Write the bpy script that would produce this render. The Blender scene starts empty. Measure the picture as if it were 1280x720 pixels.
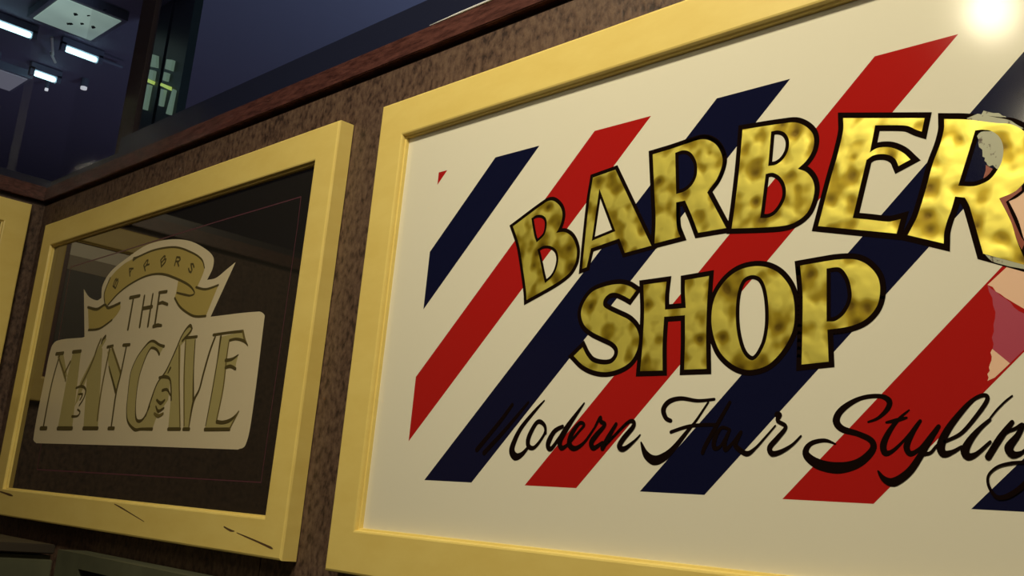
import bpy, bmesh, math, random
from mathutils import Vector, geometry
random.seed(7)
C = bpy.context.scene.collection
SC = bpy.context.scene

# ---------------------------------------------------------------- camera, world, light, exposure
cam_d = bpy.data.cameras.new('camera'); cam = bpy.data.objects.new('camera', cam_d); C.objects.link(cam)
cam.location = (0, -0.9, 1.5); cam.rotation_euler = (1.7937, -0.0912, 0.7933)
cam_d.sensor_width = 36; cam_d.lens = 37.068; cam_d.clip_start = 0.01
SC.camera = cam
SC.view_settings.view_transform = 'Standard'; SC.view_settings.look = 'None'
SC.view_settings.gamma = 1; SC.view_settings.use_curve_mapping = False
SC.view_settings.exposure = 0.04
LAMP_POS = (-0.83, -1.19, 2.665)     # the warm pendant bulb mirrored near the top of the big sign
LAMP_POWER = 48
LAMP2_POS = (-0.70, -1.18, 2.355)
LAMP2_POWER = 62
HALL_POWER = 50
SPOT_POWER = 18.5
WARM = (1.0, 0.90, 0.64)
w = bpy.data.worlds.new('world'); SC.world = w; w.use_nodes = True
w.node_tree.nodes['Background'].inputs[0].default_value = (0.02, 0.02, 0.03, 1)
w.node_tree.nodes['Background'].inputs[1].default_value = 0.3
def area(name, loc, rot, size, power, col):
    l = bpy.data.lights.new(name, 'AREA'); l.energy = power; l.size = size; l.color = col
    o = bpy.data.objects.new(name, l); o.location = loc; o.rotation_euler = rot; C.objects.link(o); return o
area('hall_uplight', (-2.4, 2.4, 1.6), (math.radians(180), 0, 0), 1.0, HALL_POWER, (0.50, 0.65, 1.0))  # unseen fill added to brighten the hall ceiling in blue
area('hall_dim_light', (-6.6, 1.6, 1.2), (math.radians(180), 0, 0), 1.2, 6, (0.62, 0.5, 0.85))  # unseen weak fill added to tint the hall's left end purple
for sx in (-0.95, -0.3): area('ceiling_downlight', (sx, -1.0, 3.085), (0, 0, 0), 0.2, SPOT_POWER, WARM)

# ---------------------------------------------------------------- materials
def mat(name, col, rough=0.5, metal=0.0, emis=None, estr=0, ior=None, coat=0):
    m = bpy.data.materials.new(name); m.use_nodes = True
    b = m.node_tree.nodes['Principled BSDF']
    b.inputs['Base Color'].default_value = (*col, 1); b.inputs['Roughness'].default_value = rough
    b.inputs['Metallic'].default_value = metal
    if ior: b.inputs['IOR'].default_value = ior
    if coat: b.inputs['Coat Weight'].default_value = coat; b.inputs['Coat Roughness'].default_value = 0.08
    if emis: b.inputs['Emission Color'].default_value = (*emis, 1); b.inputs['Emission Strength'].default_value = estr
    return m
def nd(m, t): return m.node_tree.nodes.new(t)
def lk(m, a, b): m.node_tree.links.new(a, b)
def coords(m, scale=(1, 1, 1)):
    g = nd(m, 'ShaderNodeNewGeometry'); mp = nd(m, 'ShaderNodeMapping'); mp.inputs['Scale'].default_value = scale
    lk(m, g.outputs['Position'], mp.inputs['Vector']); return mp.outputs['Vector']
def noise(m, vec, scale, detail=4, rough=0.5):
    n = nd(m, 'ShaderNodeTexNoise'); n.inputs['Scale'].default_value = scale
    n.inputs['Detail'].default_value = detail; n.inputs['Roughness'].default_value = rough
    lk(m, vec, n.inputs['Vector']); return n.outputs['Fac']
def ramp(m, fac, stops):
    r = nd(m, 'ShaderNodeValToRGB'); e = r.color_ramp.elements
    while len(e) < len(stops): e.new(0.5)
    for i, (p, c) in enumerate(stops): e[i].position = p; e[i].color = (*c, 1)
    lk(m, fac, r.inputs['Fac']); return r.outputs['Color']
def bump(m, h, strength, dist=0.002):
    b = nd(m, 'ShaderNodeBump'); b.inputs['Strength'].default_value = strength; b.inputs['Distance'].default_value = dist
    lk(m, h, b.inputs['Height']); lk(m, b.outputs['Normal'], m.node_tree.nodes['Principled BSDF'].inputs['Normal'])
def base(m, col): lk(m, col, m.node_tree.nodes['Principled BSDF'].inputs['Base Color'])

def frame_paint(name, a, b_, grain):
    m = mat(name, a, 0.42)
    v = coords(m, grain)
    n = noise(m, v, 9, 5, 0.6)
    base(m, ramp(m, n, [(0.3, b_), (0.62, a)])); bump(m, n, 0.12, 0.003); return m
M = {}
M['frame'] = frame_paint('yellow_painted_wood', (0.84, 0.65, 0.20), (0.79, 0.59, 0.165), (1.0, 1.0, 2.5))
M['crack'] = mat('crack_brown', (0.10, 0.05, 0.015), 0.8)
M['board'] = mat('cream_enamel', (0.80, 0.755, 0.62), 0.12)
M['red'] = mat('red_enamel', (0.42, 0.012, 0.010), 0.10)
M['navy'] = mat('navy_enamel', (0.006, 0.007, 0.030), 0.10)
M['black'] = mat('black_paint', (0.008, 0.004, 0.003), 0.55)
M['black'].node_tree.nodes['Principled BSDF'].inputs['Specular IOR Level'].default_value = 0.0
M['purple'] = mat('faded_red_paint', (0.42, 0.06, 0.10), 0.3)  # this and the next tones paint in reflected lamp glare
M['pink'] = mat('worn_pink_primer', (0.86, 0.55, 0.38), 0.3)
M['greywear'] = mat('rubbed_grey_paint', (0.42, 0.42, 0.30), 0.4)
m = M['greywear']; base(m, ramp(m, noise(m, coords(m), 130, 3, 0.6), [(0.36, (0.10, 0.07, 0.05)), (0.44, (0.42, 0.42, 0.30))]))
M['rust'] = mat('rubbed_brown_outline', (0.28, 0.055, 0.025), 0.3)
# burnished gold leaf: cloudy, engine-turned metal
g = mat('gold_leaf', (0.95, 0.70, 0.15), 0.42, 0.68)
v = coords(g)
vo = nd(g, 'ShaderNodeTexVoronoi'); vo.feature = 'SMOOTH_F1'; vo.inputs['Scale'].default_value = 48; vo.inputs['Smoothness'].default_value = 1.0
vo.inputs['Randomness'].default_value = 0.75; lk(g, v, vo.inputs['Vector'])
n1 = noise(g, v, 48, 1.0, 0.5)
mx = nd(g, 'ShaderNodeMath'); mx.operation = 'MULTIPLY_ADD'; mx.inputs[1].default_value = 1.0; lk(g, n1, mx.inputs[0]); lk(g, vo.outputs['Distance'], mx.inputs[2])
base(g, ramp(g, mx.outputs[0], [(0.52, (0.19, 0.115, 0.006)), (0.80, (0.52, 0.375, 0.024)), (1.0, (1.0, 0.86, 0.15))]))
bump(g, mx.outputs[0], 0.30, 0.004)
M['gold'] = g
M['gold2'] = mat('dull_gold_leaf', (0.43, 0.36, 0.145), 0.5, 0.1)
M['gold3'] = mat('ribbon_gold', (0.46, 0.35, 0.10), 0.5, 0.1)
M['olive'] = mat('dark_olive_outline', (0.075, 0.055, 0.014), 0.5)
M['thin'] = mat('thin_gold_outline', (0.15, 0.112, 0.03), 0.4)
M['plaque'] = mat('ivory_enamel', (0.66, 0.56, 0.38), 0.35)
M['darkglass'] = mat('tinted_mirror_glass', (0.16, 0.14, 0.115), 0.03, 0.9)
M['pin'] = mat('plum_pinstripe', (0.10, 0.03, 0.045), 0.4)  # plum tone for a painted ghost reflection
# wall covering: brown with dark flecks
m = mat('flecked_brown_wallboard', (0.2, 0.12, 0.08), 0.55)
v = coords(m, (1, 1, 0.65)); a_ = noise(m, v, 105, 3, 0.6); b2 = noise(m, coords(m, (1, 1, 0.2)), 22, 4, 0.6)
ad = nd(m, 'ShaderNodeMath'); ad.operation = 'MULTIPLY_ADD'; ad.inputs[1].default_value = 0.35; lk(m, b2, ad.inputs[0]); lk(m, a_, ad.inputs[2])
base(m, ramp(m, ad.outputs[0], [(0.50, (0.030, 0.015, 0.011)), (0.63, (0.085, 0.047, 0.033)), (0.82, (0.135, 0.082, 0.056))])); bump(m, a_, 0.35, 0.003)
M['wall'] = m
m = mat('red_brown_stained_wood', (0.12, 0.04, 0.03), 0.35)
n = noise(m, coords(m, (0.6, 1, 3)), 60, 6, 0.65)
base(m, ramp(m, n, [(0.35, (0.045, 0.015, 0.013)), (0.65, (0.125, 0.046, 0.038))])); bump(m, n, 0.2)
M['wood'] = m
M['bezel'] = mat('blue_black_window_frame', (0.014, 0.017, 0.042), 0.3)
M['bead'] = mat('bright_pale_bead', (0.85, 0.87, 0.92), 0.3)  # pale colour standing in for a lamp glint
M['post'] = mat('dark_brown_post', (0.022, 0.014, 0.014), 0.4)
M['groove'] = mat('dark_groove', (0.02, 0.01, 0.01), 0.7)
M['dark'] = mat('dark_room_paint', (0.035, 0.022, 0.018), 0.7)
M['ceil'] = mat('dim_ceiling_paint', (0.12, 0.10, 0.08), 0.8)
M['hall'] = mat('hall_blue_grey_paint', (0.16, 0.165, 0.22), 0.8)
M['hallceil'] = mat('hall_ceiling_paint', (0.22, 0.20, 0.26), 0.75)
m = mat('grey_green_cabinet_paint', (0.12, 0.125, 0.075), 0.5)
n = noise(m, coords(m), 12, 4, 0.5); base(m, ramp(m, n, [(0.3, (0.060, 0.062, 0.038)), (0.7, (0.095, 0.098, 0.060))])); M['cab'] = m
M['darktop'] = mat('dark_brown_cabinet_top', (0.028, 0.020, 0.014), 0.6)
M['recess'] = mat('black_recess', (0.01, 0.01, 0.01), 0.6)
M['tube'] = mat('lit_fluorescent_tube', (0.8, 0.9, 1), 0.4, 0, (0.55, 0.93, 1.0), 2.6)
M['tubebody'] = mat('grey_light_batten', (0.25, 0.25, 0.3), 0.5)
m = mat('diffuser_acrylic', (0.5, 0.55, 0.5), 0.5, 0, (0.17, 0.25, 0.22), 1.0)
n = noise(m, coords(m), 2.2, 2, 0.5)
lk(m, ramp(m, n, [(0.35, (0.15, 0.20, 0.18)), (0.65, (0.28, 0.37, 0.32))]), m.node_tree.nodes['Principled BSDF'].inputs['Emission Color'])
M['diffuser'] = m
M['dimdiffuser'] = mat('dim_diffuser', (0.4, 0.4, 0.4), 0.5, 0, (0.085, 0.08, 0.10), 1.0)
M['speck'] = mat('dead_fly_speck', (0.02, 0.025, 0.02), 0.8)
M['pane_lit'] = mat('pale_green_lit_glass', (0.2, 0.25, 0.2), 0.4, 0, (0.11, 0.16, 0.12), 1.0)
M['band_lit'] = mat('yellow_green_lit_band', (0.4, 0.5, 0.1), 0.4, 0, (0.42, 0.55, 0.12), 1.0)
M['postgreen'] = mat('dark_green_post', (0.012, 0.025, 0.014), 0.4)
M['lens'] = mat('glowing_white_lens', (0.8, 0.8, 0.8), 0.4, 0, (0.75, 0.72, 0.78), 0.8)
M['bulb'] = mat('glowing_warm_bulb', (1, 0.9, 0.6), 0.3, 0, (1.0, 0.88, 0.60), LAMP_POWER)
M['bulb2'] = mat('glowing_warm_spot', (1, 0.9, 0.6), 0.3, 0, (1.0, 0.88, 0.60), LAMP2_POWER)
M['brass'] = mat('brass_cap', (0.5, 0.35, 0.12), 0.35, 1.0)
M['cord'] = mat('black_cord', (0.01, 0.01, 0.01), 0.6)
M['offwhite'] = mat('offwhite_panel', (0.93, 0.88, 0.72), 0.4)
M['tanpanel'] = mat('tan_panel', (0.36, 0.30, 0.21), 0.4)
M['redpanel'] = mat('oxblood_panel', (0.07, 0.010, 0.008), 0.4)
M['greypanel'] = mat('smoke_grey_panel', (0.05, 0.045, 0.038), 0.4)
# window glass: thin sheet, see-through with a Fresnel reflection
m = bpy.data.materials.new('window_glass'); m.use_nodes = True; nt = m.node_tree; nt.nodes.clear()
o_ = nt.nodes.new('ShaderNodeOutputMaterial'); mixn = nt.nodes.new('ShaderNodeMixShader'); tr = nt.nodes.new('ShaderNodeBsdfTransparent')
gl = nt.nodes.new('ShaderNodeBsdfGlossy'); fr = nt.nodes.new('ShaderNodeFresnel'); fr.inputs[0].default_value = 1.45
tr.inputs[0].default_value = (0.9, 0.93, 0.92, 1); gl.inputs['Roughness'].default_value = 0.03
gm = nt.nodes.new('ShaderNodeNewGeometry'); sb = nt.nodes.new('ShaderNodeMath'); sb.operation = 'SUBTRACT'; sb.inputs[0].default_value = 1.0
ml = nt.nodes.new('ShaderNodeMath'); ml.operation = 'MULTIPLY'; nt.links.new(gm.outputs['Backfacing'], sb.inputs[1]); nt.links.new(sb.outputs[0], ml.inputs[0]); nt.links.new(fr.outputs[0], ml.inputs[1])
nt.links.new(ml.outputs[0], mixn.inputs[0]); nt.links.new(tr.outputs[0], mixn.inputs[1]); nt.links.new(gl.outputs[0], mixn.inputs[2]); nt.links.new(mixn.outputs[0], o_.inputs[0])
M['glass'] = m

# ---------------------------------------------------------------- helpers
def link_mesh(name, verts, faces, material, parent=None, smooth=False):
    me = bpy.data.meshes.new(name); me.from_pydata([tuple(v) for v in verts], [], faces); me.materials.append(material)
    if smooth:
        for p in me.polygons: p.use_smooth = True
    me.update(); o = bpy.data.objects.new(name, me); C.objects.link(o)
    if parent:
        o.parent = parent; o.matrix_parent_inverse = parent.matrix_world.inverted()
        o.matrix_parent_inverse.identity(); o.location = Vector((0, 0, 0)) - Vector(parent_world(parent))
    return o
def parent_world(p):
    v = Vector((0, 0, 0))
    while p: v += p.location; p = p.parent
    return v
def empty(name, loc, label, cat, group=None):
    o = bpy.data.objects.new(name, None); o.location = loc; o.empty_display_size = 0.05; C.objects.link(o); tag(o, label, cat, group); return o
def tag(o, label=None, cat=None, group=None, kind=None):
    if label: o['label'] = label
    if cat: o['category'] = cat
    if group: o['group'] = group
    if kind: o['kind'] = kind
    return o
class MB:
    def __init__(s): s.v = []; s.f = []
    def box(s, a, b):
        i = len(s.v); x0, y0, z0 = a; x1, y1, z1 = b
        s.v += [(x0,y0,z0),(x1,y0,z0),(x1,y1,z0),(x0,y1,z0),(x0,y0,z1),(x1,y0,z1),(x1,y1,z1),(x0,y1,z1)]
        s.f += [tuple(i+k for k in q) for q in ((0,3,2,1),(4,5,6,7),(0,1,5,4),(1,2,6,5),(2,3,7,6),(3,0,4,7))]; return s
    def tube(s, pts, r, n=12, caps=True):
        pts = [Vector(p) for p in pts]; rr = r if isinstance(r, (list, tuple)) else [r]*len(pts); base_i = len(s.v)
        for k, p in enumerate(pts):
            d = (pts[min(k+1, len(pts)-1)] - pts[max(k-1, 0)]).normalized()
            u = d.orthogonal().normalized(); w_ = d.cross(u)
            for j in range(n):
                t = 2*math.pi*j/n; s.v.append(tuple(p + (u*math.cos(t) + w_*math.sin(t))*rr[k]))
        for k in range(len(pts)-1):
            for j in range(n):
                a = base_i+k*n+j; b = base_i+k*n+(j+1) % n; s.f.append((a, b, b+n, a+n))
        if caps: s.f.append(tuple(base_i+j for j in range(n))[::-1]); s.f.append(tuple(base_i+(len(pts)-1)*n+j for j in range(n)))
        return s
    def build(s, name, material, parent=None, smooth=False, bevel=0):
        o = link_mesh(name, s.v, s.f, material, parent, smooth)
        if bevel:
            bm = bmesh.new(); bm.from_mesh(o.data); bmesh.ops.recalc_face_normals(bm, faces=bm.faces)
            bmesh.ops.bevel(bm, geom=list(bm.edges), offset=bevel, segments=2, affect='EDGES'); bm.to_mesh(o.data); bm.free()
        return o
def lathe(name, prof, centre, material, parent=None, n=24):
    v = []; f = []
    for (r, z) in prof:
        for j in range(n): t = 2*math.pi*j/n; v.append((centre[0]+r*math.cos(t), centre[1]+r*math.sin(t), centre[2]+z))
    for k in range(len(prof)-1):
        for j in range(n): a = k*n+j; b = k*n+(j+1) % n; f.append((a, b, b+n, a+n))
    return link_mesh(name, v, f, material, parent, True)
def structure(o): o['kind'] = 'structure'; return o

# smooth closed outline through points; corner points stay sharp
def outline(path, step=6):
    P = [(Vector((x*1e-4, z*1e-4)), c) for x, z, c in path]; n = len(P); out = []; corner = []
    for i in range(n):
        p1, c1 = P[i]; p2, c2 = P[(i+1) % n]
        p0 = P[i-1][0] if not c1 else p1 - (p2-p1)*0.0 ; p3 = P[(i+2) % n][0] if not c2 else p2
        out.append(p1); corner.append(bool(c1))
        if c1 and c2: continue
        m1 = (p2-p0)*0.5 if not c1 else (p2-p1)*0.9
        m2 = (p3-p1)*0.5 if not c2 else (p2-p1)*0.9
        L_ = (p2-p1).length; m1 = m1.normalized()*L_*0.95; m2 = m2.normalized()*L_*0.95
        for k in range(1, step):
            t = k/step; h = ((2*t**3-3*t**2+1), (t**3-2*t**2+t), (-2*t**3+3*t**2), (t**3-t**2))
            out.append(p1*h[0]+m1*h[1]+p2*h[2]+m2*h[3]); corner.append(False)
    return out, corner
def flat(name, loops, y, material, parent, thick=0.0):
    """filled shape lying on a plane of constant depth y, facing the room (-y)"""
    polys = [[Vector((p.x, y, p.y)) for p in l] for l in loops]
    tri = geometry.tessellate_polygon(polys); verts = [v for l in polys for v in l]
    faces = []
    for t in tri:
        a, b, c = (verts[i] for i in t)
        nrm = (b-a).cross(c-a); faces.append(tuple(t) if nrm.y < 0 else tuple(reversed(t)))
    return link_mesh(name, verts, faces, material, parent)
def ribbon_faces(V, F, pts, wid, y, closed=False, corner=None, miter=2.6):
    """band of varying width along points (x,z); discs round the joints, mitres at sharp corners"""
    n = len(pts); segs = n if closed else n-1
    cnt = [0]
    def add(poly):
        i = len(V); cnt[0] += 1; yy = y-(cnt[0] % 40)*1.5e-6; V.extend([(p.x, yy, p.y) for p in poly])
        a, b, c = poly[0], poly[1], poly[2]
        ar = sum((poly[k].x*poly[(k+1) % len(poly)].y - poly[(k+1) % len(poly)].x*poly[k].y) for k in range(len(poly)))
        idx = list(range(i, i+len(poly))); F.append(tuple(idx if ar > 0 else idx[::-1]))
    for i in range(segs):
        a = pts[i]; b = pts[(i+1) % n]; d = b-a
        if d.length < 1e-7: continue
        d.normalize(); q = Vector((-d.y, d.x)); ra = wid[i]/2; rb = wid[(i+1) % n]/2
        add([a-q*ra, b-q*rb, b+q*rb, a+q*ra])
    for i in range(n):
        r = wid[i]/2
        if corner and corner[i]:
            a = pts[i-1]; b = pts[i]; c = pts[(i+1) % n]; d1 = (b-a).normalized(); d2 = (c-b).normalized()
            cr = d1.x*d2.y-d1.y*d2.x; sgn = -1 if cr > 0 else 1
            q1 = Vector((-d1.y, d1.x))*sgn; q2 = Vector((-d2.y, d2.x))*sgn
            mv = (q1+q2)
            if mv.length > 1e-4:
                mv.normalize(); co = max(mv.dot(q1), 1/miter); tip = b+mv*(r/co)
                add([b, b+q1*r, tip, b+q2*r])
        else:
            add([pts[i]+Vector((math.cos(t*math.pi/5), math.sin(t*math.pi/5)))*r for t in range(10)])
def smooth_stroke(st, step=5, wk=1.0):
    P = [Vector((a*1e-4, b*1e-4)) for a, b, _ in st]; Wd = [c*1e-4*wk for *_, c in st]
    if len(P) < 3: return P, Wd
    op, ow = [], []
    for i in range(len(P)-1):
        p0 = P[max(i-1, 0)]; p1 = P[i]; p2 = P[i+1]; p3 = P[min(i+2, len(P)-1)]
        for k in range(step):
            t = k/step
            op.append(0.5*((2*p1)+(p2-p0)*t+(2*p0-5*p1+4*p2-p3)*t*t+(3*p1-p0-3*p2+p3)*t**3)); ow.append(Wd[i]*(1-t)+Wd[i+1]*t)
    op.append(P[-1]); ow.append(Wd[-1]); return op, ow
def strokes(name, sts, y, material, parent, step=5, wk=1.0):
    V = []; F = []
    for k, st in enumerate(sts):
        p, w_ = smooth_stroke(st, step, wk); ribbon_faces(V, F, p, w_, y - k*6.2e-5)
    return link_mesh(name, V, F, material, parent)
def XZ(pts): return [Vector(p) for p in pts]

# Outlines of the painted artwork, in tenths of a millimetre on the face of each sign (x, z, corner flag)
GOLD_LETTERS = {
 'B1': [[(-9742,18838,1),(-9165,19082,0),(-9060,19085,0),(-8970,19037,0),(-8893,18959,0),(-8857,18861,0),(-8870,18758,0),(-8904,18687,0),(-8940,18640,1),(-8802,18631,0),(-8695,18577,0),(-8619,18493,0),(-8566,18384,0),(-8557,18291,0),(-8571,18204,0),(-8643,18099,0),(-8769,18023,0),(-8931,17956,0),(-9362,17811,1),(-9382,17917,0),(-9473,18216,0),(-9576,18522,0),(-9635,18649,0)],[(-9409,18899,1),(-9326,18929,0),(-9217,18913,0),(-9138,18850,0),(-9119,18741,0),(-9149,18639,0),(-9273,18558,1),(-9320,18639,0),(-9371,18777,0)],[(-9248,18460,1),(-9149,18495,0),(-9025,18479,0),(-8914,18412,0),(-8864,18303,0),(-8879,18176,0),(-8944,18070,0),(-9060,18000,1),(-9119,18140,0),(-9191,18328,0)]],
 'A': [[(-8388,19273,1),(-8032,19311,1),(-7402,18275,1),(-7789,18237,1),(-7891,18426,1),(-8330,18359,1),(-8378,18130,1),(-8448,18117,1),(-8442,18379,1),(-8419,18988,0)],[(-8268,19107,1),(-7961,18525,1),(-8327,18454,1)]],
 'R1': [[(-7470,19396,1),(-7188,19412,0),(-6963,19433,0),(-6798,19442,0),(-6687,19413,0),(-6575,19333,0),(-6506,19225,0),(-6479,19126,0),(-6498,19023,0),(-6551,18916,0),(-6626,18836,0),(-6662,18790,1),(-6389,18342,1),(-6755,18339,1),(-6849,18537,0),(-6961,18746,1),(-7084,18743,1),(-7074,18604,0),(-7051,18436,0),(-6999,18325,1),(-7357,18294,1),(-7364,18587,0),(-7404,18896,0)],[(-7140,19350,1),(-7042,19360,0),(-6956,19335,0),(-6886,19273,0),(-6828,19166,0),(-6819,19022,0),(-6874,18917,0),(-6969,18859,0),(-7091,18844,1)]],
 'B2': [[(-6237,19440,1),(-5955,19421,0),(-5745,19403,0),(-5589,19381,0),(-5472,19316,0),(-5387,19222,0),(-5361,19129,0),(-5380,19022,0),(-5446,18928,0),(-5540,18859,1),(-5442,18806,0),(-5371,18718,0),(-5341,18616,0),(-5355,18501,0),(-5405,18382,0),(-5493,18310,0),(-5630,18269,0),(-5842,18275,0),(-6318,18326,1),(-6288,18608,0),(-6257,18992,0)],[(-5875,19341,1),(-5790,19335,0),(-5707,19290,0),(-5656,19199,0),(-5661,19089,0),(-5716,19000,0),(-5799,18955,0),(-5895,18956,1)],[(-5921,18872,1),(-5834,18869,0),(-5745,18809,0),(-5684,18710,0),(-5670,18596,0),(-5709,18496,0),(-5788,18409,0),(-5870,18382,0),(-5967,18392,1)]],
 'E': [[(-5042,19308,1),(-4200,19119,1),(-4227,18989,1),(-4274,19014,0),(-4361,19073,0),(-4441,19099,0),(-4697,19155,1),(-4749,18881,1),(-4683,18910,0),(-4601,18908,0),(-4511,18880,0),(-4408,18811,0),(-4335,18729,1),(-4453,18686,1),(-4487,18763,0),(-4551,18816,0),(-4633,18843,0),(-4715,18843,0),(-4782,18810,1),(-4916,18235,1),(-4754,18196,0),(-4550,18145,0),(-4480,18146,0),(-4427,18152,1),(-4465,18015,1),(-5288,18207,1),(-5189,18590,0),(-5145,18752,0),(-5092,18933,0),(-5039,19174,0)]],
 'R2': [[(-4013,19067,1),(-3808,19017,0),(-3540,18923,0),(-3419,18887,0),(-3328,18822,0),(-3255,18724,0),(-3224,18584,0),(-3246,18441,0),(-3308,18320,0),(-3335,18292,0),(-3393,18247,0),(-3521,18209,1),(-3422,17977,0),(-3376,17800,0),(-3293,17569,1),(-3664,17721,1),(-3776,18160,0),(-3794,18209,0),(-3822,18265,1),(-3911,18291,1),(-3947,18167,0),(-3984,18070,0),(-4012,17960,0),(-4016,17859,1),(-4357,17986,1),(-4276,18130,0),(-4238,18232,0),(-4182,18418,0),(-4118,18652,0),(-4050,18827,0),(-4014,18970,0)],[(-3727,18893,1),(-3665,18887,0),(-3584,18856,0),(-3515,18786,0),(-3481,18682,0),(-3492,18562,0),(-3527,18486,0),(-3598,18402,0),(-3686,18367,0),(-3757,18362,0),(-3883,18390,1),(-3810,18623,0)]],
 'S': [[(-7582,17764,1),(-7668,17669,1),(-7755,17714,0),(-7880,17764,0),(-7978,17764,0),(-8059,17704,0),(-8064,17627,0),(-7985,17572,0),(-7832,17503,0),(-7659,17423,0),(-7545,17322,0),(-7494,17208,0),(-7512,17062,0),(-7594,16938,0),(-7751,16862,0),(-7940,16832,0),(-8138,16859,0),(-8321,16933,0),(-8473,17046,1),(-8342,17145,1),(-8269,17045,0),(-8173,16964,0),(-8021,16924,0),(-7877,16932,0),(-7800,17003,0),(-7796,17096,0),(-7875,17175,0),(-8027,17241,0),(-8208,17320,0),(-8344,17416,0),(-8410,17558,0),(-8373,17693,0),(-8257,17810,0),(-8061,17859,0),(-7841,17866,0),(-7693,17827,0)]],
 'H': [[(-7481,17821,1),(-7152,17824,1),(-7162,17660,0),(-7150,17503,1),(-6866,17498,1),(-6889,17671,0),(-6899,17816,1),(-6581,17828,1),(-6587,17518,0),(-6578,17167,0),(-6551,16812,1),(-6842,16815,1),(-6850,17096,0),(-6872,17417,1),(-7156,17422,1),(-7155,17114,0),(-7133,16818,1),(-7446,16822,1),(-7437,17131,0),(-7444,17500,0)]],
 'O': [[(-6033,17873,0),(-5851,17840,0),(-5693,17743,0),(-5569,17575,0),(-5524,17382,0),(-5536,17161,0),(-5644,16965,0),(-5807,16822,0),(-6020,16778,0),(-6203,16831,0),(-6378,16969,0),(-6479,17154,0),(-6522,17355,0),(-6494,17571,0),(-6377,17745,0),(-6216,17846,0)],[(-6038,17780,0),(-5928,17733,0),(-5860,17603,0),(-5822,17389,0),(-5822,17181,0),(-5864,17014,0),(-5975,16879,0),(-6088,16936,0),(-6168,17099,0),(-6212,17314,0),(-6212,17565,0),(-6151,17739,0)]],
 'P': [[(-5476,17818,1),(-5263,17828,0),(-5067,17833,0),(-4880,17811,0),(-4754,17744,0),(-4649,17617,0),(-4621,17479,0),(-4653,17327,0),(-4761,17212,0),(-4923,17156,0),(-5157,17139,1),(-5135,16823,1),(-5426,16808,1),(-5431,17263,0),(-5440,17537,0)],[(-5183,17755,1),(-5045,17750,0),(-4969,17672,0),(-4923,17558,0),(-4912,17417,0),(-4979,17284,0),(-5074,17220,0),(-5168,17219,1)]],
}
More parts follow.
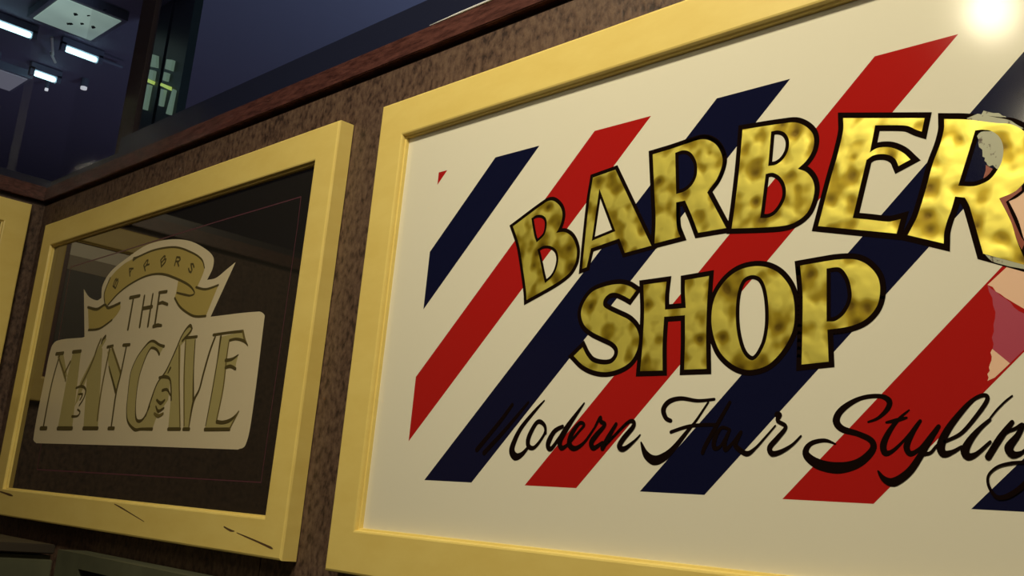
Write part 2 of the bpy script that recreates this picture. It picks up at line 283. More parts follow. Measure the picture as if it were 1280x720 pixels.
# handwritten strokes: x, z, stroke width
SCRIPT_WORDS = {
 'modern': [[(-8901,16518,17),(-9048,16393,35),(-9257,16189,47),(-9360,16013,60),(-9382,15905,71),(-9310,15838,71),(-9203,15868,47),(-9104,15957,29)],[(-9171,16503,24),(-9346,16338,36),(-9575,16130,43),(-9877,15877,50)],[(-9449,16478,36),(-9651,16260,43),(-10017,15916,50)],[(-8828,16122,23),(-8851,16208,34),(-8924,16261,40),(-8991,16257,41),(-9062,16170,47),(-9116,16053,53),(-9097,15967,47),(-9008,15952,35),(-8911,16036,29),(-8838,16151,29),(-8882,16247,29)],[(-8563,16207,33),(-8686,16151,45),(-8765,16037,57),(-8770,15965,51),(-8715,15946,39),(-8600,16075,33),(-8488,16226,28),(-8249,16477,16)],[(-8249,16477,16),(-8427,16254,33),(-8539,16113,50),(-8587,16019,56),(-8548,15954,44),(-8451,16002,27),(-8291,16153,22),(-8223,16225,27),(-8300,16244,33),(-8412,16114,49),(-8432,16002,55),(-8344,15951,43),(-8203,16022,27),(-8060,16192,21)],[(-8060,16192,21),(-7987,16307,32),(-7970,16261,37),(-7907,16224,32),(-8017,16115,48),(-8092,16023,53),(-8050,15960,42),(-7924,16025,26)],[(-7742,16233,31),(-7846,16079,47),(-7918,15962,47)],[(-7874,15998,21),(-7603,16232,26),(-7504,16263,35),(-7492,16205,40),(-7612,16081,46),(-7673,15987,51),(-7602,15957,41),(-7461,16046,20),(-7388,16113,12)]],
 'hair': [[(-6984,16264,34),(-7051,16295,39),(-7090,16389,49),(-7020,16472,44),(-6863,16504,34),(-6645,16474,28),(-6435,16486,23)],[(-6509,16454,19),(-6653,16262,23),(-6755,16153,33),(-6916,15977,47),(-7041,15879,67),(-7173,15838,78),(-7293,15900,59),(-7370,16030,15)],[(-6970,16144,29),(-6841,16182,28),(-6718,16208,28),(-6545,16220,28),(-6385,16219,27)],[(-6241,16449,27),(-6385,16219,36),(-6512,16012,37),(-6547,15929,32)],[(-6246,16178,22),(-6334,16186,27),(-6406,16071,41),(-6401,15980,36),(-6324,16006,22),(-6226,16170,22),(-6277,16047,36),(-6263,15966,36),(-6180,16040,22),(-6090,16145,26),(-6151,16024,40),(-6100,15968,39),(-6004,15929,39),(-5908,15990,21),(-5808,16090,17),(-5695,16209,13)],[(-5682,16320,42),(-5654,16312,42),(-5670,16256,30),(-5578,16197,29),(-5663,16091,38),(-5749,15996,42),(-5720,15934,42),(-5622,15955,33),(-5501,16022,21),(-5409,16108,15)]],
 'styling': [[(-4719,16240,15),(-4622,16276,23),(-4534,16359,37),(-4520,16432,41),(-4613,16478,30),(-4803,16460,31),(-4978,16365,47),(-5042,16260,55),(-4982,16177,47),(-4816,16129,38),(-4685,16067,42),(-4675,15980,49),(-4810,15861,61),(-5010,15812,78),(-5221,15844,72),(-5351,15936,53),(-5307,16032,36),(-5161,16067,28),(-5044,16034,12)],[(-4330,16345,11),(-4419,16271,22),(-4509,16162,37),(-4568,16039,48),(-4552,15960,44),(-4484,15975,26),(-4373,16076,18),(-4226,16244,22)],[(-4544,16235,15),(-4449,16253,30),(-4352,16277,15)],[(-4226,16248,22),(-4299,16141,36),(-4350,16020,44),(-4312,15956,36),(-4225,16007,21),(-4131,16120,21),(-4064,16201,21)],[(-4060,16198,28),(-4139,16078,39),(-4224,15937,43),(-4326,15794,50),(-4462,15702,58),(-4556,15723,40),(-4615,15794,13)],[(-4225,15951,29),(-4134,15966,21),(-4067,16037,18),(-3975,16079,21),(-3850,16149,24),(-3706,16320,27),(-3638,16429,27),(-3665,16466,24),(-3753,16431,24),(-3850,16336,35),(-3975,16176,45),(-4039,16037,56),(-4017,15961,49),(-3940,15976,28),(-3857,16025,17)],[(-3433,16454,10),(-3486,16412,12),(-3559,16339,12),(-3614,16271,11)],[(-3619,16254,20),(-3700,16183,27),(-3782,16087,41),(-3830,15991,55),(-3803,15941,48),(-3729,15966,27),(-3616,16068,17)],[(-3436,16233,26),(-3535,16102,40),(-3635,15940,40)],[(-3602,16015,13),(-3496,16136,16),(-3405,16183,20),(-3353,16209,26),(-3393,16123,33),(-3465,16023,52),(-3433,15964,46),(-3356,15985,19),(-3279,16064,16)],[(-3140,16209,19),(-3215,16196,22),(-3279,16104,32),(-3287,16012,32),(-3237,15993,25),(-3142,16117,19),(-3168,16020,32),(-3246,15857,32),(-3348,15718,32),(-3463,15629,32),(-3553,15605,26),(-3605,15649,20),(-3637,15720,18),(-3630,15794,13),(-3554,15862,16),(-3440,15894,19),(-3313,15907,19),(-3157,15955,13)]],
}
PLAQUE = [(-24801,15863,1),(-25024,15970,0),(-25033,17372,0),(-24991,18065,0),(-24718,18219,0),(-23268,18203,1),(-23166,18214,1),(-23703,19348,1),(-23331,19136,0),(-22851,19010,0),(-22636,19043,1),(-22694,19330,0),(-22405,19607,0),(-21707,19824,0),(-20818,20008,0),(-19809,19997,0),(-18925,19855,0),(-18211,19606,0),(-17818,19382,0),(-17781,19181,0),(-17926,18962,1),(-17590,18968,0),(-17221,19099,0),(-16953,19194,1),(-17292,18662,0),(-17569,18231,1),(-15886,18191,0),(-15686,18116,0),(-15672,18028,0),(-15615,16329,0),(-15689,15912,0),(-15911,15837,1),(-19648,15856,1)]
RIBBON_BAND = [(-22389,18894,1),(-22516,19150,0),(-22343,19474,0),(-21743,19718,0),(-21110,19794,0),(-20376,19852,0),(-19467,19794,0),(-18707,19585,0),(-18269,19397,0),(-18103,19213,0),(-18226,18934,0),(-18355,18756,1),(-18598,18921,0),(-19168,19113,0),(-19870,19286,0),(-20556,19319,0),(-21281,19215,0),(-21814,19056,0),(-22216,18849,1)]
RIBBON_TAIL_R = [(-19098,19083,1),(-18618,18923,0),(-18355,18756,1),(-18282,18858,1),(-17921,18783,0),(-17461,18816,1),(-17751,18260,1),(-18234,18298,0),(-18798,18502,0),(-19119,18720,0),(-19103,18827,1)]
RIBBON_TAIL_L = [(-23277,18893,1),(-22764,18803,0),(-22393,18854,1),(-22153,18784,0),(-21612,18842,1),(-21556,18702,0),(-21864,18495,0),(-22427,18348,0),(-23007,18358,1)]
CAVE_FILLS = {
 'M': [[(-23649,17882,1),(-23210,17876,1),(-22932,16205,1),(-23719,16206,1),(-23722,17362,1)],[(-24515,17890,1),(-24193,17892,1),(-23722,17362,1),(-23870,17295,1)]],
 'A': [[(-22287,17967,1),(-22091,17886,1),(-21623,16203,1),(-22346,16204,1),(-22666,17410,1)],[(-22079,18145,1),(-21974,18087,1),(-22227,17824,1),(-22601,17355,1),(-22863,16808,1),(-23015,16672,1),(-22950,17193,1),(-22482,17751,1)]],
 'N': [[(-21818,17803,1),(-21580,17892,1),(-20972,17327,1),(-21046,16902,1),(-21560,17367,1)]],
 'C': [[(-19235,17775,1),(-19491,17837,0),(-19721,17907,0),(-19954,17881,0),(-20157,17763,0),(-20379,17596,0),(-20498,17341,0),(-20480,16921,0),(-20396,16519,0),(-20244,16312,0),(-19907,16170,0),(-19158,16170,1),(-19409,16584,1),(-19573,16386,0),(-19742,16333,0),(-19920,16388,0),(-20003,16514,0),(-20083,16910,0),(-20063,17324,0),(-19993,17513,0),(-19852,17698,0),(-19706,17770,0),(-19520,17728,0),(-19379,17618,1)]],
 'A2': [[(-18680,17775,1),(-18582,17861,1),(-18344,17015,1),(-18063,16185,1),(-18515,16185,1),(-18627,16873,1),(-18890,17262,1)],[(-18304,18111,0),(-18201,18035,0),(-18287,17919,0),(-18545,17751,1),(-18754,17241,1),(-18703,16724,1),(-19052,16427,1),(-19158,16170,1),(-19488,16431,1),(-19421,16708,1),(-19347,16969,1),(-19184,17165,1),(-18962,17280,1),(-18840,17490,1),(-18680,17775,1),(-18554,17967,0)]],
 'V': [[(-18394,17865,1),(-18005,17856,1),(-17949,17448,1),(-17697,16675,1),(-17716,16185,1),(-17926,16185,1),(-18324,17466,1)]],
 'E': [[(-17069,17826,1),(-16323,17871,1),(-16212,17715,0),(-16107,17625,1),(-16262,17704,0),(-16519,17756,0),(-16735,17740,1),(-16742,17391,1),(-16551,17396,0),(-16365,17457,1),(-16392,17318,1),(-16391,17220,1),(-16568,17269,0),(-16729,17255,1),(-16704,16894,1),(-16753,16323,1),(-16606,16294,0),(-16345,16327,0),(-16172,16373,0),(-16056,16474,1),(-16274,16177,1),(-17130,16177,1),(-17101,16905,1)]],
}
CAVE_STROKES = {
 'M': [[(-24616,17904,87),(-24198,17901,85)],[(-24388,17865,60),(-24546,17171,66),(-24554,16225,78)],[(-24706,16198,98),(-24354,16198,97)],[(-23658,17900,83),(-23218,17895,81)],[(-23693,17685,45),(-23922,17405,51)],[(-23715,16197,93),(-22928,16196,90)],[(-24441,17831,40),(-23859,17367,51),(-23762,17255,44)]],
 'A': [[(-22058,18144,94),(-22173,18082,71),(-22184,18013,59)],[(-22263,18105,48),(-22382,17902,48),(-22459,17697,48),(-22632,17426,54),(-22876,17121,48)],[(-22342,16196,87),(-21619,16195,83)],[(-23111,17075,49),(-22825,17102,66),(-22582,17026,59),(-22590,16854,47),(-22766,16685,48)],[(-22918,16931,36),(-22705,16925,60),(-22778,16806,42)],[(-22813,16600,42),(-22663,16546,47),(-22751,16461,42),(-23046,16455,60)]],
 'N': [[(-21861,17908,70),(-21590,17918,69)],[(-21726,17866,46),(-21777,17038,46),(-21712,16369,45)],[(-21620,17894,46),(-21199,17519,50),(-20965,17310,49)],[(-21609,17487,34),(-21059,16935,82)],[(-21088,17906,72),(-20786,17897,71)],[(-20925,17872,55),(-20965,17310,60),(-21027,16902,65),(-20976,16219,59)],[(-21099,16195,76),(-20836,16195,75)]],
 'C': [[(-19235,17775,65),(-19451,17819,56),(-19721,17907,57),(-19924,17895,47),(-20157,17763,32),(-20373,17579,27),(-20516,17293,27),(-20467,16840,26),(-20396,16519,31),(-20244,16312,52),(-19907,16170,71),(-19633,16178,60),(-19160,16178,68)],[(-19382,17626,60),(-19517,17720,56),(-19706,17770,56),(-19835,17745,36),(-19993,17513,31),(-20103,17150,26),(-20045,16672,26),(-19920,16388,56),(-19742,16333,70),(-19579,16401,45),(-19421,16615,35)]],
 'A2': [[(-18206,18051,42),(-18306,18119,71),(-18456,18053,43),(-18598,17908,39),(-18697,17729,39),(-18862,17461,39),(-19017,17252,44),(-19274,17044,39),(-19421,16708,54),(-19522,16432,40)],[(-18512,16178,70),(-18046,16178,68)],[(-18228,18022,57),(-18303,17966,47),(-18512,17841,57)],[(-18610,17755,34),(-18360,17016,33),(-18063,16228,32)],[(-18819,17336,58),(-18885,17246,34)],[(-19218,17166,49),(-18957,17172,68),(-18733,17088,48),(-18574,16722,47)],[(-18996,16913,58),(-18805,16923,53),(-18638,16813,38)],[(-19163,16733,49),(-18975,16669,72),(-18833,16727,38)],[(-19152,16611,39),(-19019,16518,63),(-18812,16575,43)],[(-19168,16474,39),(-18987,16427,53),(-18807,16470,38)]],
 'V': [[(-18434,17890,57),(-17968,17884,60)],[(-18389,17849,33),(-18222,17161,33),(-17915,16243,31)],[(-18010,17826,32),(-17900,17297,32),(-17722,16705,67)],[(-17924,16178,67),(-17698,16177,66)],[(-17273,17839,53),(-17392,17568,58),(-17499,17164,58),(-17559,16889,53),(-17708,16661,71),(-17725,16213,31)]],
 'E': [[(-17357,17877,58),(-16833,17883,52),(-16325,17878,54)],[(-16325,17878,42),(-16212,17715,41),(-16089,17610,20)],[(-16107,17625,20),(-16262,17704,58),(-16518,17751,51),(-16735,17740,51)],[(-17069,17826,66),(-17061,17334,30),(-17078,16834,30),(-17121,16240,26)],[(-16752,17706,26),(-16746,17405,30),(-16704,16894,29),(-16761,16350,29)],[(-16354,17463,21),(-16551,17396,55),(-16768,17385,64)],[(-16729,17255,64),(-16569,17272,63),(-16377,17219,54)],[(-17128,16173,64),(-16274,16177,60)],[(-16749,16309,67),(-16551,16294,62),(-16318,16327,61),(-16153,16400,40),(-16058,16481,20)],[(-16276,16184,24),(-16058,16481,20)]],
}
THE_STROKES = [[(-20995,18892,68),(-20999,18236,78)],[(-21165,18914,85),(-20715,18916,72)],[(-20488,18891,66),(-20464,18249,76)],[(-20113,18890,59),(-20093,18239,74)],[(-20422,18627,81),(-20053,18629,80)],[(-19818,18895,68),(-19788,18225,73)],[(-19837,18900,63),(-19508,18890,67)],[(-19796,18670,58),(-19622,18681,67),(-19380,18620,61)],[(-19842,18213,78),(-19664,18224,77),(-19488,18207,51)]]
RIBBON_LINES = [[(-21319,19767,99),(-21110,19794,46),(-20376,19852,44),(-19467,19794,42),(-18707,19585,40),(-18269,19397,39),(-18103,19213,29)],[(-22216,18849,48),(-21814,19056,41),(-21281,19215,46),(-20556,19319,44),(-19870,19286,53),(-19168,19113,51),(-18598,18921,49),(-18342,18755,34),(-18486,18714,39),(-18721,18752,49),(-19069,18824,40)],[(-18315,18861,48),(-17921,18783,47),(-17461,18816,41)],[(-19119,18720,50),(-18798,18502,49),(-18234,18298,47),(-17751,18260,46)],[(-23277,18893,57),(-22764,18803,68),(-22379,18870,55),(-22153,18784,66),(-21612,18842,58)],[(-23007,18358,56),(-22427,18348,48),(-21864,18495,41)],[(-22394,18907,36),(-22516,19150,37),(-22343,19474,31)]]
GHOST_LINES = [[(-24739,19979,31),(-17934,20094,22),(-15059,20122,20),(-15038,19636,16),(-15043,15327,16),(-24461,15279,29),(-24739,19979,31)]]
RIBBON_LETTERS = [('B',-2.20171,1.93154,-0.0078,0.00338),('A',-2.13798,1.95292,-0.00711,0.00466),('R',-2.06477,1.95676,-0.00551,0.00648),('B',-1.98999,1.95651,-0.00414,0.00742),('R',-1.92569,1.94731,0.0015,0.00837),('S',-1.86373,1.92732,0.00452,0.0072)]
GLARE = [('purple',[(-0.363,1.7434,8),(-0.3326,1.7152),(-0.325,1.7063),(-0.3252,1.6919),(-0.3449,1.6731,3),(-0.3594,1.6849,6),(-0.3564,1.7185,4)],0.0012,3,0,'purplish worn patch on the red stripe'),('pink',[(-0.3438,1.76),(-0.3191,1.7466),(-0.3199,1.7059),(-0.3325,1.7193,8),(-0.363,1.7434)],0.001,5,1,'bare pinkish patch across the red stripe'),('pink',[(-0.3594,1.6863),(-0.3449,1.6731),(-0.3576,1.6613),(-0.3637,1.6587,5),(-0.3615,1.6732,4)],0.001,8,1,'bare pinkish chip on the edge of the red stripe'),('pink',[(-0.3499,1.8176),(-0.3242,1.8279),(-0.3186,1.7782),(-0.3291,1.7739)],0.0005,9,1,'pinkish rubbed area right of the last letter'),('greywear',[(-0.3703,1.8981),(-0.3652,1.907,3),(-0.3518,1.9016,3),(-0.3463,1.8973,4),(-0.3353,1.8911,3),(-0.3301,1.8809),(-0.3423,1.8865)],0.001,4,1,'grey rubbed paint above the last letter'),('rust',[(-0.3635,1.8544,3),(-0.3538,1.848),(-0.351,1.8445),(-0.3608,1.8388),(-0.3664,1.8398,3)],0.001,4,0,'reddish brown paint showing inside the bowl of the last letter')]
GLARE_TOP = [('greywear',[(-0.3711,1.8835,3),(-0.3647,1.8868),(-0.3562,1.8849),(-0.3493,1.8774),(-0.3466,1.867),(-0.3482,1.8545),(-0.3524,1.8478,5),(-0.3621,1.8541,5),(-0.3663,1.8656,5)],0.0018,6,1,None),('rust',[(-0.3521,1.8209),(-0.339,1.8246),(-0.3329,1.8294),(-0.3329,1.825),(-0.3431,1.8187),(-0.3465,1.817),(-0.3342,1.7832),(-0.331,1.7777),(-0.3337,1.7716),(-0.3376,1.78),(-0.3433,1.8018)],0.0003,1,0,None),('greywear',[(-0.3805,1.9027),(-0.3703,1.9051),(-0.3533,1.8974,3),(-0.3408,1.8915,3),(-0.3307,1.8825),(-0.3328,1.8814),(-0.3419,1.888),(-0.354,1.8918),(-0.3754,1.8992)],0.0004,2,1,None),('greywear',[(-0.3648,1.7712),(-0.3293,1.7569),(-0.3294,1.7534),(-0.3439,1.7578,3),(-0.3587,1.7639,2)],0.0004,5,1,None)]
CRACKS = [[(-15785,14578,23),(-15568,14535,37),(-15441,14531,11)],[(-15361,14511,11),(-15004,14462,25),(-14634,14410,28),(-14322,14362,37),(-14251,14349,10)],[(-19978,14736,15),(-19640,14679,29),(-19272,14610,19),(-18633,14488,11)],[(-26135,14717,28),(-25492,14671,54),(-25282,14654,17)]]
HEAVY = 55.7
RLW = 43.5
SPECKS = [(-5.54,0.911,0.01),(-5.684,0.944,0.008),(-5.696,0.935,0.007),(-5.628,0.983,0.007),(-5.613,1.04,0.01),(-5.497,0.964,0.004),(-5.353,0.99,0.005)]
COLUMNS = [(-5.148,0.125,[('p',[(-5.153,3.68),(-5.053,3.645),(-5.075,3.718),(-5.17,3.754)]),('p',[(-5.166,3.616),(-5.069,3.578),(-5.071,3.632),(-5.166,3.666)]),('b',[(-5.242,3.631),(-5.07,3.556),(-5.063,3.572),(-5.233,3.644)]),('p',[(-5.135,3.433),(-5.093,3.419),(-5.089,3.556),(-5.161,3.578)])],'left lit glass column with a yellow-green band'),(-4.874,0.114,[('p',[(-4.937,3.606),(-4.866,3.578),(-4.864,3.635),(-4.938,3.659)]),('p',[(-4.942,3.545),(-4.902,3.531),(-4.899,3.574),(-4.94,3.589)]),('b',[(-4.959,3.519),(-4.85,3.47),(-4.853,3.49),(-4.955,3.533)]),('p',[(-4.935,3.404),(-4.907,3.398),(-4.902,3.483),(-4.942,3.497)]),('p',[(-4.834,3.338),(-4.796,3.325),(-4.79,3.456),(-4.806,3.464)])],'right lit glass column with a split foot')]

# ---------------------------------------------------------------- the room
WL, WR, WB, WF = -2.78, 1.4, 0.03, -2.6     # left wall x, right wall x, back wall y, front wall y
SILL, CEIL = 2.25, 3.1
structure(MB().box((WL-0.1, WF-0.1, -0.1), (WR+0.1, 6.0, 0)).build('floor', M['dark']))
structure(MB().box((WL-0.02, WF-0.1, CEIL), (WR+0.1, WB+0.06, CEIL+0.08)).build('ceiling', M['ceil']))
b = MB(); xs = [WL, -1.503, -0.25, 0.6, WR]
for a, c in zip(xs, xs[1:]): b.box((a+0.0015, WB, 0), (c-0.0015, WB+0.03, SILL-0.05))
b.box((WL, WB+0.004, 0), (WR, WB+0.05, SILL-0.05))
structure(b.build('wall_back', M['wall']))
structure(MB().box((WL-0.06, WF, 0), (WL, WB+0.05, SILL-0.05)).build('wall_left', M['wall']))
structure(MB().box((WL-0.08, WF-0.08, 0), (WR+0.08, WF, CEIL)).build('wall_front', M['dark']))
structure(MB().box((WR, WF, 0), (WR+0.08, WB+0.05, CEIL)).build('wall_right', M['dark']))
# stained rail above the panelling, a shadow groove under it, and a blue-black window frame on top
structure(MB().box((WL-0.06, WB+0.012, SILL-0.05), (WR, WB+0.05, SILL-0.036)).box((WL-0.06, WF, SILL-0.05), (WL-0.012, WB+0.012, SILL-0.036)).build('trim_1', M['groove']))
structure(MB().box((WL-0.06, WB-0.006, SILL-0.037), (WR, WB+0.05, SILL)).box((WL-0.06, WF, SILL-0.037), (WL+0.006, WB-0.006, SILL)).build('trim_2', M['wood'], bevel=0.0015))
structure(MB().box((-2.36, WB-0.002, SILL), (WR, WB+0.045, SILL+0.052)).box((WL-0.05, WB+0.004, SILL), (-2.36, WB+0.045, SILL+0.02)).box((WL-0.045, WF, SILL), (WL+0.002, WB+0.004, SILL+0.02)).build('trim_3', M['bezel']))
structure(MB().box((-2.43, WB+0.018, SILL+0.02), (-2.349, WB+0.032, CEIL)).build('trim_4', M['post']))
structure(MB().tube([(-1.22, WB-0.0065, SILL), (-1.15, WB-0.0065, SILL), (WR-0.02, WB-0.0065, SILL)], [0.0004, 0.0017, 0.0019], 8).build('trim_5', M['bead']))  # lamp glint on the window frame's lower edge, painted as a thin line
structure(MB().box((-2.335, WB+0.022, SILL+0.052), (WR, WB+0.028, CEIL)).build('window_1', M['glass']))
structure(MB().box((WL+0.0, WB+0.022, SILL+0.02), (-2.362, WB+0.028, CEIL)).build('window_2', M['glass']))
structure(MB().box((WL-0.006, WF, SILL+0.02), (WL, WB+0.022, CEIL)).build('window_3', M['glass']))

# ---------------------------------------------------------------- framed signs
RAIL = 0.060
def frame(root, x0, x1, z0, z1, rw=RAIL, place=None, back=0.0285, lip=0.0115):
    """four mitred, round-edged rails of a box frame; place maps (x, y, z) into the world"""
    prof = [(0, back), (0, 0.0035), (0.0011, 0.0010), (0.0035, 0), (rw-0.003, 0), (rw-0.0009, 0.0008), (rw, 0.003),
            (rw+0.0005, lip*0.55), (rw+0.003, lip*0.62), (rw+0.0036, lip), (rw+0.0036, back)]
    cs = [(x0, z0, 1, 1), (x1, z0, -1, 1), (x1, z1, -1, -1), (x0, z1, 1, -1)]; rails = []
    for i in range(4):
        A = cs[i]; B = cs[(i+1) % 4]; v = []; f = []; NS = 14
        for k in range(NS+1):
            t = k/NS
            for d, y in prof:
                pa = Vector((A[0]+A[2]*d, y, A[1]+A[3]*d)); pb = Vector((B[0]+B[2]*d, y, B[1]+B[3]*d))
                p = pa.lerp(pb, t)
                if 0 < k < NS and d in (0, 0.0011): # slightly uneven hand-planed edge
                    p.z += (random.random()-0.5)*0.0006*(1 if i in (0, 2) else 0); p.x += (random.random()-0.5)*0.0006*(1 if i in (1, 3) else 0)
                v.append(place(p) if place else p)
        n = len(prof)
        for k in range(NS):
            for j in range(n): a = k*n+j; c = k*n+(j+1) % n; f.append((a, c, c+n, a+n))
        f.append(tuple(range(n))); f.append(tuple(NS*n+j for j in range(n))[::-1])
        o = link_mesh('frame_rail', v, f, M['frame'], root)
        bm = bmesh.new(); bm.from_mesh(o.data); bmesh.ops.recalc_face_normals(bm, faces=bm.faces); bm.to_mesh(o.data); bm.free()
        rails.append(o)
    return rails

# --- the big barber shop sign
Y = 0.0118                                   # painted face of the board
big = empty('framed_sign', (-0.655, 0.03, 1.415), 'large framed white sign with red and navy stripes and gold lettering', 'sign')
frame(big, -1.285, -0.025, 1.416, 2.121)
MB().box((-1.223, Y, 1.478), (-0.087, 0.028, 2.059)).build('backing_board', M['board'], big)
ZT, ZB, XL, XR = 1.9895, 1.5500, -1.1420, -0.1680
def stripe(xb0, xb1, material, extra=None):
    """band leaning at 45 degrees whose lower edge spans xb0..xb1, clipped to the artwork's rectangle"""
    h = ZT-ZB; poly = [(xb0, ZB), (xb1, ZB), (xb1+h, ZT), (xb0+h, ZT)]
    def clip(poly, X, keep):
        out = []
        for i in range(len(poly)):
            p, q = poly[i], poly[(i+1) % len(poly)]
            ip = (p[0]-X)*keep >= 0; iq = (q[0]-X)*keep >= 0
            if ip: out.append(p)
            if ip != iq: t = (X-p[0])/(q[0]-p[0]); out.append((X, p[1]+(q[1]-p[1])*t))
        return out
    poly = clip(clip(poly, XL, 1), XR, -1)
    if len(poly) >= 3: return flat('stripe', [XZ(poly)], Y-0.00005, material, big)
for xb0, xb1, c in ((-1.640, -1.5625, 'red'), (-1.462, -1.378, 'navy'), (-1.2820, -1.1930, 'red'), (-1.0997, -1.0064, 'navy'), (-0.9111, -0.8275, 'red'), (-0.7346, -0.6500, 'navy'),
                    (-0.5591, -0.4656, 'red'), (-0.3781, -0.290, 'navy'), (-0.202, -0.110, 'red')):
    stripe(xb0, xb1, M[c])
def jag(pts, amp, seed):
    rnd = random.Random(seed); out = []
    for i in range(len(pts)):
        a = Vector(pts[i][:2]); b_ = Vector(pts[(i+1) % len(pts)][:2]); out.append(a)
        if len(pts[i]) > 2:
            n = pts[i][2]; d = b_-a; q = Vector((-d.y, d.x)).normalized()
            for k in range(1, n): out.append(a+d*(k/n)+q*(rnd.random()-0.5)*2*amp)
    return out
for w_ in GLARE: tag(flat('worn_patch', [jag(w_[1], w_[2], w_[3])], Y-0.00010-w_[4]*1e-5, M[w_[0]], big), w_[5])  # lamp reflections on the stripe and last letter, painted in as jagged patches
GL = {'B1': 'B', 'A': 'A', 'R1': 'R', 'B2': 'B', 'E': 'E', 'R2': 'R', 'S': 'S', 'H': 'H', 'O': 'O', 'P': 'P'}
for li, (key, paths) in enumerate(GOLD_LETTERS.items()):
    loops = []; V = []; F = []
    for k, path in enumerate(paths):
        pts, cor = outline(path); loops.append(pts)
        wd = (0.0117 if k == 0 else 0.0088)*(0.86 if key in ('B1', 'A') else 1.0)
        ribbon_faces(V, F, pts, [wd]*len(pts), Y-0.00018-li*7e-6, True, cor)
    o = flat('gold_letter', loops, Y-0.00038, M['gold'], big)
    link_mesh('letter_outline', V, F, M['black'], o)
for w_ in GLARE_TOP: flat('worn_patch', [jag(w_[1], w_[2], w_[3])], Y-0.00034-w_[4]*1e-5, M[w_[0]], big)  # more painted glare, laid over the last letter's outline
for key, sts in SCRIPT_WORDS.items(): strokes('script_word', sts, Y-0.00016, M['black'], big, 5, 1.4)

# --- the man cave sign on tinted mirror glass
cave = empty('framed_sign', (-2.03, 0.03, 1.415), 'yellow framed dark mirror sign with ivory man cave plaque and gold ribbon', 'sign')
rails = frame(cave, -2.661, -1.401, 1.419, 2.125)
MB().box((-2.5985, 0.0116, 1.481), (-1.4635, 0.028, 2.063)).build('glass_panel', M['darkglass'], cave)
strokes('pinstripe', GHOST_LINES, 0.01150, M['pin'], cave, 1)  # double reflection in the mirror glass, painted in as a thin line
pl_pts, _ = outline(PLAQUE); plaque = flat('plaque', [pl_pts], 0.01145, M['plaque'], cave)
for pth, nm in ((RIBBON_TAIL_R, 'ribbon_tail'), (RIBBON_TAIL_L, 'ribbon_tail'), (RIBBON_BAND, 'ribbon_band')):
    pts, _ = outline(pth); flat(nm, [pts], 0.01138 if nm == 'ribbon_tail' else 0.01136, M['gold3'], plaque)
for k, st in enumerate(RIBBON_LINES): strokes('ribbon_outline', [st], 0.01130-k*6.2e-5, M['olive'], plaque)
strokes('small_word', THE_STROKES, 0.01130, M['olive'], plaque, 1)
for key, fl in CAVE_FILLS.items():                # each letter: dull gold strokes, fine lines and dark shading in one mesh
    V = []; F = []; mi = []
    for j, pth in enumerate(fl):
        pts, _ = outline(pth, 4); base_i = len(V); vs = [Vector((p.x, 0.01138-j*2.5e-5, p.y)) for p in pts]
        for t in geometry.tessellate_polygon([vs]):
            a, b2, c2 = (vs[i] for i in t); F.append(tuple(base_i+i for i in (t if (b2-a).cross(c2-a).y < 0 else t[::-1])))
        V += vs
    mi = [0]*len(F)
    for k, st in enumerate(CAVE_STROKES[key]):
        hv = max(q[2] for q in st) > HEAVY; p, w_ = smooth_stroke(st, 5, 1.0 if hv else 1.35)
        ribbon_faces(V, F, p, w_, 0.01131-k*6.2e-5); mi += [2 if hv else 1]*(len(F)-len(mi))
    lt = link_mesh('cave_letter', V, F, M['gold2'], plaque); lt.data.materials.append(M['thin']); lt.data.materials.append(M['olive'])
    for p, i in zip(lt.data.polygons, mi): p.material_index = i
GLYPH = {'B': [[(0,0),(0,1),(.55,1),(.7,.78),(.5,.54),(0,.54)], [(.5,.54),(.78,.3),(.6,0),(0,0)]], 'A': [[(0,0),(.35,1),(.7,0)], [(.12,.35),(.58,.35)]],
         'R': [[(0,0),(0,1),(.55,1),(.7,.76),(.5,.5),(0,.5)], [(.3,.5),(.72,0)]], 'S': [[(.7,.85),(.35,1),(.05,.78),(.6,.4),(.62,.12),(.3,0),(0,.15)]]}
for ch, cx, cz, ux, uz in RIBBON_LETTERS:
    up = Vector((ux, uz)); rt = Vector((uz, -ux))*1.0; c0 = Vector((cx, cz)); sts = []
    for st in GLYPH[ch]:
        sts.append([tuple((c0 + rt*(px-0.36)*3.0 + up*(pz-0.5)*2.0)*1e4)+(RLW,) for px, pz in st])
    strokes('ribbon_letter', sts, 0.01128, M['olive'], plaque, 1)
for st in CRACKS: strokes('crack', [st], -0.0002, M['crack'], rails[0], 3)

# --- the sign on the left wall, seen edge-on and mirrored in the dark glass
LX = -2.75
lsign = empty('framed_sign', (WL, -0.235, 1.70), 'narrow sliver of yellow framed sign at the left edge on the side wall', 'sign')
def on_left(p): return Vector((LX-p.y, p.x, p.z))
frame(lsign, -0.46, -0.010, 1.70, 2.190, place=on_left)
MB().box((LX-0.028, -0.398, 1.762), (LX-0.0118, -0.072, 2.128)).build('backing_board', M['redpanel'], lsign)
MB().box((LX-0.0117, -0.385, 2.088), (LX-0.0105, -0.086, 2.124)).build('white_band', M['offwhite'], lsign)
MB().box((LX-0.0117, -0.385, 2.050), (LX-0.0106, -0.086, 2.0875)).build('tan_band', M['tanpanel'], lsign)
MB().box((LX-0.0117, -0.385, 1.775), (LX-0.0107, -0.086, 2.0495)).build('grey_field', M['greypanel'], lsign)

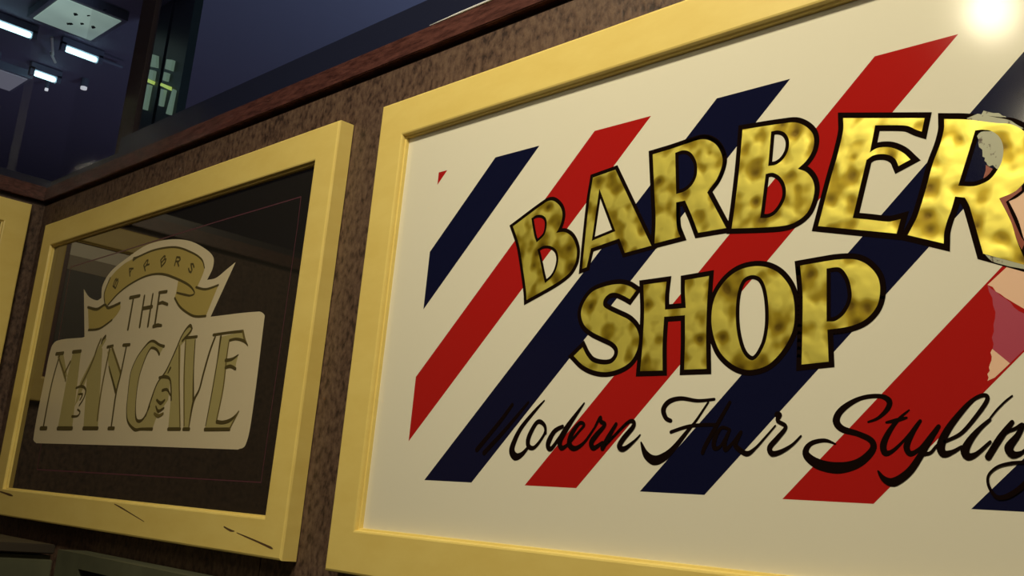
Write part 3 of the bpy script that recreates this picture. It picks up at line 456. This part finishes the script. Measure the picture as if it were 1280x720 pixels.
# ---------------------------------------------------------------- grey-green cabinet and low panelling under the signs
cab = empty('corner_cabinet', (-2.46, -0.5, 0), 'low grey-green cabinet in the corner below the dark mirror sign', 'cabinet')
MB().box((WL+0.002, -1.7, 0.0), (-2.165, -0.036, 1.362)).build('body', M['cab'], cab)
MB().box((WL+0.002, -1.72, 1.366), (-2.148, -0.036, 1.384)).build('cabinet_top', M['darktop'], cab, bevel=0.002)
MB().box((-2.166, -0.80, 0.1), (-2.150, -0.036, 1.355)).build('door', M['cab'], cab, bevel=0.002)
MB().box((-2.166, -1.60, 0.1), (-2.150, -0.81, 1.355)).build('door', M['cab'], cab, bevel=0.002)
shelf = empty('wall_panel', (-1.2, 0.03, 0), 'grey-green wall panel with a black opening under the mirror sign', 'panel')
b = MB(); x0, x1 = -2.148, -0.9
b.box((x0, -0.03, 1.348), (x1, 0.028, 1.376)).box((x0, -0.03, 0.0), (-2.04, 0.028, 1.348)).box((x1-0.08, -0.03, 0.0), (x1, 0.028, 1.348)).box((-2.04, -0.03, 0), (x1-0.08, 0.028, 0.6))
b.build('panel_frame', M['cab'], shelf)
MB().box((-2.04, 0.005, 0.6), (x1-0.08, 0.026, 1.348)).build('recess', M['recess'], shelf)

# ---------------------------------------------------------------- the dark hall beyond the glass
HZ = 4.0
structure(MB().box((-12, WF, HZ+0.03), (WR+2, 6.0, HZ+0.1)).build('ceiling_hall', M['hallceil']))
structure(MB().box((-12.1, WF, 0), (-12, 6.0, HZ+0.03)).build('wall_hall_left', M['hallceil']))
structure(MB().box((-12, 6.0, 0), (WR+2, 6.1, HZ+0.03)).build('wall_hall_back', M['hall']))
structure(MB().box((-12, WF-0.1, 0), (WL-0.08, WF, HZ+0.03)).build('wall_hall_front', M['hallceil']))
structure(MB().box((-12, WF, -0.1), (WL-0.1, 6.0, 0)).build('floor_hall', M['dark']))
def tube_light(a, b, label, r=0.017):
    t = empty('tube_light', a, label, 'light', 'lit tubes in the dark hall')
    a = Vector(a); b = Vector(b); d = (b-a).normalized()
    MB().box((a.x-0.02, a.y-0.03, a.z+0.018), (a.x+0.02, b.y+0.03, a.z+0.06)).build('batten', M['tubebody'], t)
    MB().tube([a, a+d*0.01, b-d*0.01, b], [r*0.8, r, r, r*0.8]).build('tube', M['tube'], t, True)
    for p in (a-d*0.03, b+d*0.004): MB().box((p.x-0.02, p.y, p.z-0.02), (p.x+0.02, p.y+0.026, p.z+0.03)).build('end_cap', M['tubebody'], t)
tube_light((-6.03, 0.40, 3.965), (-6.03, 0.86, 3.965), 'long lit tube at the left edge of the dark glass')
tube_light((-6.03, 1.06, 3.965), (-6.03, 1.245, 3.965), 'lit tube right of the other two, below the square ceiling light')
tube_light((-6.58, 1.085, 3.965), (-6.58, 1.215, 3.965), 'shortest lit tube, below the other two')
t = empty('ceiling_light', (-5.6, 0.95, HZ), 'dull pale green square ceiling light with dark specks', 'light')
MB().box((-5.84, 0.765, HZ-0.02), (-5.385, 1.14, HZ+0.03)).build('light_frame', M['tubebody'], t)
MB().box((-5.81, 0.79, HZ-0.026), (-5.41, 1.115, HZ-0.0205)).build('diffuser', M['diffuser'], t, bevel=0.002)
t2 = empty('ceiling_light', (-6.95, 0.98, HZ), 'small dim ceiling light at the left edge below the tubes', 'light')
MB().box((-7.10, 0.80, HZ-0.02), (-6.74, 1.13, HZ+0.03)).build('light_frame', M['tubebody'], t2)
MB().box((-7.08, 0.82, HZ-0.026), (-6.76, 1.11, HZ-0.0205)).build('diffuser', M['dimdiffuser'], t2, bevel=0.002)
sp = MB()
for (sx, sy, r) in SPECKS: sp.tube([(sx, sy, HZ-0.029), (sx+0.012, sy+0.01, HZ-0.0262)], r, 6)
tag(sp.build('speck', M['speck'], t), kind='stuff')
for (p, lab, r) in (((-6.55, 1.385, 3.97), 'small round white spot lamp near the dark window post', 0.02), ((-6.80, 1.245, 3.97), 'faint round spot lamp below the shortest tube', 0.011), ((-6.62, 0.87, 3.97), 'small round spot lamp at the far left edge', 0.018)):
    s = empty('spot_lamp', p, lab, 'light')
    MB().tube([(p[0], p[1], p[2]+0.005), (p[0], p[1], HZ+0.03)], r*1.2, 10).build('housing', M['tubebody'], s)
    MB().tube([(p[0], p[1], p[2]-0.01), (p[0], p[1], p[2]+0.005)], r, 10).build('lens', M['lens'], s)
tag(MB().tube([(-6.05, 1.27, 3.99), (-6.05, 1.41, 3.99)], 0.010, 8).build('conduit', M['tubebody']), 'thin grey conduit running on from the right-hand tube', 'conduit')
h_ = MB(); h_.tube([(-6.00, 0.965, 3.99), (-6.10, 1.02, 3.93), (-6.16, 1.035, 3.95)], 0.008, 8).tube([(-6.16, 1.035, 3.95), (-6.22, 1.045, 3.985), (-6.28, 1.10, 3.96)], 0.008, 8)
tag(h_.build('hook', M['offwhite']), 'small bent metal hook between the lit tubes', 'hook')
# two lit glass columns
def column(cx, wdt, pieces, label):
    """slim dark post at depth y = 1.2 carrying lit glass pieces given as quads (x, z)"""
    c = empty('lit_column', (cx, 1.22, 0), label, 'column', 'lit columns in the hall')
    MB().box((cx-wdt, 1.215, 0), (cx+wdt, 1.26, HZ+0.03)).build('post', M['postgreen'], c)
    for kind, q in pieces:
        v = [(x, 1.198, z) for x, z in q]+[(x, 1.2149, z) for x, z in q]
        f = [(0,1,2,3),(7,6,5,4)]+[(i,(i+1) % 4+0,(i+1) % 4+4,i+4) for i in range(4)]
        link_mesh('lit_pane' if kind == 'p' else 'lit_band', v, f, M['pane_lit' if kind == 'p' else 'band_lit'], c)
for a in COLUMNS: column(*a)

# ---------------------------------------------------------------- lamps that light the signs
def pendant(p, label, r, bm_):
    l = empty('pendant_lamp', (p[0], p[1], CEIL), label, 'lamp')
    prof = [(0.0001, -r), (r*0.5, -r*0.87), (r*0.87, -r*0.5), (r, 0), (r*0.9, r*0.45), (r*0.55, r*0.95), (r*0.38, r*1.5)]
    lathe('bulb', prof, p, bm_, l)
    lathe('bulb_cap', [(r*0.40, r*1.5), (r*0.42, r*2.2), (r*0.2, r*2.5), (0.004, r*2.6)], p, M['brass'], l)
    MB().tube([(p[0], p[1], p[2]+r*2.55), (p[0], p[1], CEIL)], 0.004, 8).build('cord', M['cord'], l)
pendant(LAMP_POS, 'bare warm bulb on a black cord in front of the big sign', 0.045, M['bulb'])
pendant(LAMP2_POS, 'second bare warm bulb hanging in front of the right end of the big sign', 0.04, M['bulb2'])
